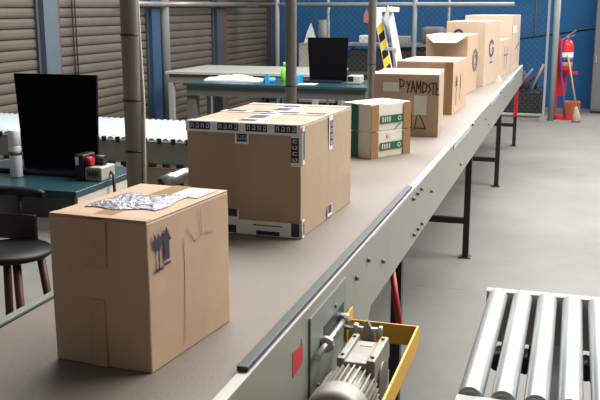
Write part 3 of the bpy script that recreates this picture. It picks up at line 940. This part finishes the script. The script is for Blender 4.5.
single('white_tub', MB().box(-2.02, -1.92, 8.9, 9.2, 0.9, 1.0).bevel(0.01), 'white_pl', 'white plastic tub at the right end of the farther desk', 'tub', (-1.97, 9.05, 0.9))

# stools
def stool(x, y, sz, label, m_leg='blk', backrest=False):
    t = thing('bar_stool', label, 'stool', (x, y, 0), 'black round stools')
    part('seat', MB().lathe([(0.10, sz - 0.035), (0.155, sz - 0.032), (0.165, sz - 0.024), (0.165, sz - 0.010), (0.155, sz - 0.002), (0.08, sz)], (0, 0, 0), n=32), 'stool', t, world=False)
    for k in range(4):
        a_ = PI / 4 + k * PI / 2
        c, s = math.cos(a_), math.sin(a_)
        part('leg', MB().tube([(0.115 * c, 0.115 * s, sz - 0.045), (0.15 * c, 0.15 * s, sz * 0.5), (0.175 * c, 0.175 * s, 0.0)], 0.017), m_leg, t, world=False)
    part('foot_ring', MB().tube([(0.155 * math.cos(q * PI / 12), 0.155 * math.sin(q * PI / 12), sz * 0.36) for q in range(25)], 0.009), 'blk', t, world=False)
    if backrest:
        part('back_panel', MB().box(-0.20, 0.02, 0.150, 0.168, sz - 0.01, sz + 0.10).bevel(0.004), 'wood_d', t, world=False)
        rp = [(-0.24 + 0.32 * q / 10, 0.172 - 0.03 * abs(q / 5 - 1) ** 2, sz + 0.195) for q in range(11)]
        part('back_rail', MB().tube(rp, [0.012, 0.02] + [0.022] * 7 + [0.02, 0.012], n=10), 'stool', t, world=False)
        for xx in (-0.17, -0.06):
            part('back_spindle', MB().cyl((xx, 0.160, sz + 0.02), (xx, 0.165, sz + 0.19), 0.009, n=8), 'blk', t, world=False)
    return t


stool(-2.14, 2.95, 0.70, 'black round stool with mahogany legs and low backrest in front of the left desk', 'wood_r', True)
stool(-3.28, 9.55, 0.74, 'black round stool behind the farther desk below the blue tape')

# ------------------------------------------------------------------ roller conveyor crossing at left
lc = thing('roller_conveyor', 'pale roller conveyor with grey side running from the left wall behind the monitor', 'conveyor', (-3.2, 6.05, 0))
LX0, LX1 = -5.0, -1.75
part('side_rail', MB().box(LX0, LX1, 5.54, 5.56, 0.575, 0.735), 'conv_side', lc)
part('side_rail', MB().box(LX0, LX1, 6.57, 6.59, 0.575, 0.735), 'conv_side', lc)
k = 0
x = LX0 + 0.03
while x < LX1 - 0.02:
    if k < 100:
        part('roller', MB().cyl((x, 5.562, 0.732), (x, 6.568, 0.732), 0.024, n=12), 'lroll', lc)
    k += 1
    x += 0.054
x = LX0 + 0.1
while x < LX1 - 0.05:
    part('axle_tab', MB().box(x - 0.014, x + 0.014, 5.534, 5.545, 0.72, 0.758), 'blk', lc)
    part('rail_clip', MB().box(x + 0.02, x + 0.07, 5.53, 5.56, 0.555, 0.58), 'blk', lc)
    x += 0.108
for x in (-4.6, -3.02, -1.9):
    for y in (5.58, 6.55):
        part('leg', MB().box(x - 0.025, x + 0.025, y - 0.02, y + 0.02, 0, 0.58), 'blk', lc)
cb = Carton('small lit carton on the floor under the pale roller conveyor', (-2.72, 5.75), (-0.32, 0.0), (0.0, 0.30), 0.50, z=0, m='card_l', group=None)

# ------------------------------------------------------------------ pale table farther back
wt = thing('long_table', 'long pale topped table along the shutters behind the farther desk', 'table', (-3.8, 10.4, 0))
part('table_top', MB().box(-4.70, -2.75, 9.72, 11.0, 0.875, 0.905).bevel(0.003), 'table_w', wt)
part('apron', MB().box(-4.66, -2.8, 9.75, 9.78, 0.765, 0.875).box(-4.66, -4.63, 9.78, 10.95, 0.765, 0.875).box(-4.66, -2.8, 10.92, 10.95, 0.765, 0.875), 'table_s', wt)
for x in (-4.64, -2.83):
    for y in (9.77, 10.93):
        part('leg', MB().box(x - 0.03, x + 0.03, y - 0.03, y + 0.03, 0, 0.77), 'post', wt)

# ------------------------------------------------------------------ chain link fence
YF = 13.62
FX = (-4.586, -2.372, -0.285)
fe = thing('chain_link_fence', 'chain link fence with pale steel posts before the blue back wall', 'fence', (-2.4, YF, 0))
for x in FX:
    p = part('post', MB().cyl((x, YF, 0.006), (x, YF, 2.6), 0.045 if x > -1 else 0.036, n=16), 'post', fe)
    part('foot_plate', MB().box(x - 0.08, x + 0.08, YF - 0.07, YF + 0.07, 0, 0.006), 'post', p)
part('gate_post', MB().box(-0.415, -0.38, YF - 0.02, YF + 0.02, 0.0, 2.6).box(-0.45, -0.36, YF - 0.04, YF + 0.04, 0, 0.06), 'post', fe)
part('gate_post', MB().cyl((-1.86, YF + 0.03, 0), (-1.86, YF + 0.03, 2.6), 0.022, n=10), 'post', fe)
part('gate_post', MB().cyl((-3.75, YF + 0.03, 0), (-3.75, YF + 0.03, 2.6), 0.022, n=10), 'post', fe)
part('top_rail', MB().cyl((-4.9, YF, 1.705), (-0.9, YF, 1.705), 0.032, n=12), 'post', fe)
part('bottom_rail', MB().cyl((-4.9, YF, 0.08), (-0.42, YF, 0.08), 0.024, n=12), 'post', fe)


def chain(x0, x1, z0, z1):
    mb = MB()
    st = 0.088
    H_ = z1 - z0
    n = int((x1 - x0 + H_) / st)
    for i in range(n + 1):
        for sgn in (1, -1):
            a = x0 - H_ + i * st
            pa, pb = max(a, x0), min(a + H_, x1)
            if pb - pa < 0.02:
                continue
            za, zb = z0 + (pa - a), z0 + (pb - a)
            if sgn < 0:
                za, zb = z1 - (pa - a), z1 - (pb - a)
            yy = YF + 0.002 * sgn
            mb.bar((pa, yy, za), (pb, yy, zb), 0.0024, 0.0024)
    return mb


part('wire_mesh', chain(FX[0], FX[1], 0.1, 2.55), 'mesh', fe)
part('wire_mesh', chain(FX[1], -0.42, 0.1, 1.70), 'mesh', fe)

# ------------------------------------------------------------------ step ladder with striped rail, before the fence
sl = thing('step_ladder', 'white step ladder with yellow and black striped rail leaning open before the fence', 'ladder', (-2.05, 10.6, 0))
def P(t):
    return Vector((-2.27 + 0.125 * t, 10.45, 1.63 - 0.57 * t))
top0, bot0 = P(0.0), P(2.86)
part('striped_rail', MB().bar(bot0, top0, 0.09, 0.03, up=(0, 1, 0)), 'white_pl', sl)
hz = MB()
hy = MB()
k = 0
t = 0.25
dv = (P(1) - P(0)).normalized()
sv = Vector((0, 1, 0)).cross(dv).normalized()
while t < 2.7:
    c0, c1 = P(t), P(t + 0.17)
    pl_ = [c0 - sv * 0.038 + Vector((0, -0.017, 0)), c0 + sv * 0.038 + dv * 0.05 + Vector((0, -0.017, 0)), c1 + sv * 0.038 + dv * 0.05 + Vector((0, -0.017, 0)), c1 - sv * 0.038 + Vector((0, -0.017, 0))]
    (hz if k % 2 else hy).prism(pl_, (0, -0.002, 0))
    t += 0.17
    k += 1
part('black_stripes', hz, 'blk', sl)
part('yellow_stripes', hy, 'haz_y', sl)
part('ladder_rail', MB().bar((-2.14, 10.50, 1.66), (-1.79, 10.56, 0.01), 0.075, 0.03, up=(0, 1, 0)), 'white_pl', sl)
part('ladder_rail', MB().bar((-2.19, 10.85, 1.64), (-2.05, 11.1, 0.01), 0.05, 0.03, up=(0, 1, 0)), 'frame_w', sl)
part('top_step', MB().box(-2.31, -2.08, 10.44, 10.86, 1.60, 1.66).bevel(0.01), 'white_pl', sl)
for q in (0.8, 1.4, 2.0, 2.5):
    part('step', MB().box(P(q).x, -2.14 + 0.212 * (1.66 - P(q).z), 10.43, 10.58, P(q).z - 0.015, P(q).z + 0.015), 'frame_w', sl)
cl = MB().tube([(-2.15, 10.50, 1.672), (-2.14, 10.43, 1.672), (-2.13, 10.41, 1.62), (-2.16, 10.385, 1.52), (-2.12, 10.38, 1.40), (-2.11, 10.385, 1.25)], [0.012, 0.014, 0.02, 0.04, 0.03, 0.015], n=10)
single('cleaning_cloth', cl, 'post', 'grey cloth hanging from the top of the step ladder', 'cloth', (-2.18, 10.4, 1.35))

# ------------------------------------------------------------------ clutter behind the fence
sh = thing('storage_bench', 'dark bench with pale top behind the chain link fence', 'bench', (-2.9, 14.9, 0))
part('bench_top', MB().box(-3.75, -1.95, 14.55, 15.25, 1.03, 1.07), 'post', sh)
part('bench_body', MB().box(-3.68, -2.0, 14.6, 15.2, 0.12, 0.95).bevel(0.01), 'crate', sh)
part('bench_shelf', MB().box(-3.7, -1.98, 14.56, 14.62, 0.55, 0.60), 'desk_leg', sh)
for x in (-3.72, -1.98):
    part('leg', MB().box(x - 0.03, x + 0.03, 14.56, 14.62, 0, 1.03), 'desk_leg', sh)
    part('leg', MB().box(x - 0.03, x + 0.03, 15.18, 15.24, 0, 1.03), 'desk_leg', sh)
single('white_tub', MB().box(-3.50, -3.28, 14.7, 14.95, 1.07, 1.20).bevel(0.02), 'white_pl', 'white tub on the pale bench top behind the fence', 'tub', (-3.39, 14.8, 1.07))
single('grey_sack', MB().box(-2.46, -2.06, 14.65, 15.0, 1.07, 1.35).bevel(0.08, 4), 'cabinet', 'grey stuffed sack on the right end of the bench behind the fence', 'sack', (-2.26, 14.8, 1.07))
single('white_crate', MB().box(-2.95, -2.66, 14.7, 15.0, 1.07, 1.19).bevel(0.01), 'frame_w', 'pale crate in the middle of the bench behind the fence', 'crate', (-2.8, 14.85, 1.07))
cbx = thing('storage_cupboard', 'pale low cupboard behind the fence left of the bench', 'cupboard', (-4.25, 14.9, 0))
part('body', MB().box(-4.55, -3.9, 14.65, 15.3, 0.05, 1.06).bevel(0.01), 'frame_w', cbx)
part('door', MB().box(-4.53, -4.23, 14.63, 14.65, 0.09, 1.02), 'panel_w', cbx)
part('door', MB().box(-4.22, -3.92, 14.63, 14.65, 0.09, 1.02), 'panel_w', cbx)
part('plinth', MB().box(-4.52, -3.93, 14.7, 15.25, 0, 0.05), 'blk', cbx)
wr = thing('paper_roll', 'white upright paper roll on the pale cupboard behind the fence', 'roll', (-4.15, 14.85, 1.06))
part('roll', MB().lathe([(0.03, 0), (0.095, 0), (0.10, 0.01), (0.10, 0.39), (0.03, 0.39)], (0, 0, 0)), 'post', wr, world=False)
part('spout', MB().cyl((0.06, 0, 0.39), (0.09, 0, 0.60), 0.02, 0.014), 'white_pl', wr, world=False)
single('paper_sheet', MB().prism([(-4.50, 14.8, 1.06), (-4.30, 14.8, 1.06), (-4.30, 14.85, 1.15), (-4.40, 14.9, 1.40), (-4.46, 14.87, 1.26)], (0, 0.01, 0)), 'white_pl', 'torn white sheet leaning beside the paper roll', 'paper', (-4.4, 14.82, 1.06))
pk = thing('hanging_tag', 'small pink cloth hanging on the blue back wall', 'cloth', (-3.45, YB - 0.03, 1.65))
part('cloth', MB().prism([(-3.60, YB - 0.02, 1.40), (-3.49, YB - 0.02, 1.38), (-3.50, YB - 0.02, 1.52), (-3.55, YB - 0.02, 1.64), (-3.60, YB - 0.02, 1.53)], (0, -0.012, 0)), 'pink', pk)
part('hook', MB().cyl((-3.55, YB, 1.635), (-3.55, YB - 0.05, 1.635), 0.01, n=8), 'steel', pk)

# dark mesh crate with sticks
cr = thing('mesh_crate', 'dark wire crate of scrap standing behind the fence under the belt end', 'crate', (-0.72, 14.3, 0))
for y, out in ((14.05, -0.008), (14.6, 0.008)):
    mb = MB()
    for x in (-1.15, -0.46):
        mb.bar((x, y, 0), (x, y, 0.42), 0.03, 0.03)
    for i in range(9):
        z = 0.05 + i * 0.045
        mb.box(-1.15, -0.46, y - 0.006, y + 0.006, z - 0.006, z + 0.006)
    for i in range(12):
        x = -1.13 + i * 0.06
        mb.box(x - 0.006, x + 0.006, y + out - 0.004, y + out + 0.004, 0.02, 0.42)
    part('wire_wall', mb, 'wire_d', cr)
part('crate_floor', MB().box(-1.15, -0.46, 14.06, 14.6, 0.02, 0.36), 'crate', cr)
sk = [((-0.86, 14.12, 0.385), (-0.60, 14.14, 0.74)), ((-0.62, 14.22, 0.385), (-0.45, 14.24, 0.80)), ((-0.78, 14.52, 0.385), (-0.48, 14.54, 0.68)), ((-0.56, 14.32, 0.385), (-0.54, 14.36, 0.62))]
labs = ['long grey stick slanting out of the dark wire crate', 'brown broomstick leaning steeply out of the wire crate', 'dark bar slanting behind the others in the wire crate', 'short black rod standing in the wire crate']
for (p, q), lab, mm in zip(sk, labs, ('cabinet', 'wood', 'blk', 'blk')):
    single('stick', MB().cyl(p, q, 0.018, n=8), mm, lab, 'stick', p, 'sticks in the wire crate')
single('scrap_bag', MB().lathe([(0.08, 0), (0.14, 0.03), (0.15, 0.12), (0.11, 0.26), (0.04, 0.34)], (-0.78, 14.33, 0.361), n=18), 'crate', 'black bag heaped inside the dark wire crate', 'bag', (-0.78, 14.33, 0.361))

# ------------------------------------------------------------------ fire point
st = thing('extinguisher_stand', 'red steel stand holding the fire extinguisher beside the fence post', 'stand', (-0.10, 13.9, 0))
part('frame', MB().bar((-0.245, 13.82, 0), (-0.245, 13.82, 1.20), 0.05, 0.03).bar((-0.245, 13.82, 0.02), (0.04, 13.82, 0.02), 0.03, 0.04).bar((-0.245, 14.05, 0.02), (0.04, 14.05, 0.02), 0.03, 0.04).bar((-0.245, 13.82, 0.02), (-0.245, 14.05, 0.02), 0.03, 0.04), 'ext_red', st)
part('back_panel', MB().box(-0.245, -0.10, 13.985, 14.0, 0.35, 1.20), 'ext_red', st)
part('bracket', MB().box(-0.19, 0.06, 13.93, 13.985, 0.68, 0.72), 'ext_red', st)
part('leg_bar', MB().bar((-0.245, 14.05, 0.0), (-0.20, 14.0, 1.15), 0.03, 0.03), 'ext_red', st)
ex = thing('fire_extinguisher', 'red fire extinguisher with white label hanging on the red stand', 'fire extinguisher', (-0.115, 13.79, 0.73))
part('cylinder', MB().lathe([(0.05, 0), (0.088, 0.015), (0.09, 0.03), (0.09, 0.38), (0.07, 0.44), (0.028, 0.47)], (0, 0, 0), n=28), 'ext_red', ex, world=False)
part('valve', MB().cyl((0, 0, 0.468), (0, 0, 0.52), 0.022).bar((0, 0, 0.52), (0.11, -0.02, 0.60), 0.03, 0.015).bar((0, 0, 0.50), (0.09, -0.02, 0.53), 0.03, 0.012), 'alu', ex, world=False)
part('label', MB().lathe([(0.0903, 0.08), (0.0915, 0.08), (0.0915, 0.28), (0.0903, 0.28)], (0, 0, 0), n=28), 'paper', ex, world=False, label='white printed label')
part('label_print', MB().lathe([(0.0916, 0.14), (0.0922, 0.14), (0.0922, 0.21), (0.0916, 0.21)], (0, 0, 0), n=28), 'rope', ex, world=False)
part('hose', MB().tube([(-0.02, 0, 0.49), (-0.07, -0.05, 0.46), (-0.085, -0.07, 0.25), (-0.06, -0.075, -0.05), (-0.02, -0.06, -0.35), (0.03, -0.05, -0.69)], 0.018), 'rope', ex, world=False, label='purple hanging hose')
mp = thing('mop', 'upright mop with slim wooden handle and grey cotton head leaning by the red stand', 'mop', (0.08, 13.62, 0))
part('handle', MB().cyl((-0.10, 13.665, 0.98), (0.082, 13.60, 0.16), 0.013, n=10), 'wood', mp)
part('mop_head', MB().lathe([(0.05, 0), (0.065, 0.02), (0.055, 0.10), (0.028, 0.20), (0.016, 0.23)], (0.088, 13.595, 0.001), (-0.12, 0.03, 1), 14), 'mopw', mp)
ob = Carton('orange brown low box on the floor against the blue wall behind the red stand', (0.13, 14.45), (-0.27, 0.0), (0.0, 0.3), 0.20, z=0, m='orange', group=None)
ca = thing('metal_cabinet', 'tall grey steel cabinet against the back wall at the right edge', 'cabinet', (0.75, 15.15, 0))
part('body', MB().box(0.285, 1.25, 14.87, 15.45, 0.03, 2.4).bevel(0.008), 'cabinet', ca)
part('plinth', MB().box(0.30, 1.22, 14.9, 15.4, 0, 0.03), 'blk', ca)
dd = part('door', MB().box(0.29, 0.76, 14.855, 14.87, 0.06, 2.37).bevel(0.004), 'cabinet', ca)
part('handle', MB().box(0.315, 0.335, 14.83, 14.856, 0.80, 0.92), 'steel', dd)
part('door', MB().box(0.766, 1.24, 14.855, 14.87, 0.06, 2.37).bevel(0.004), 'cabinet', ca)
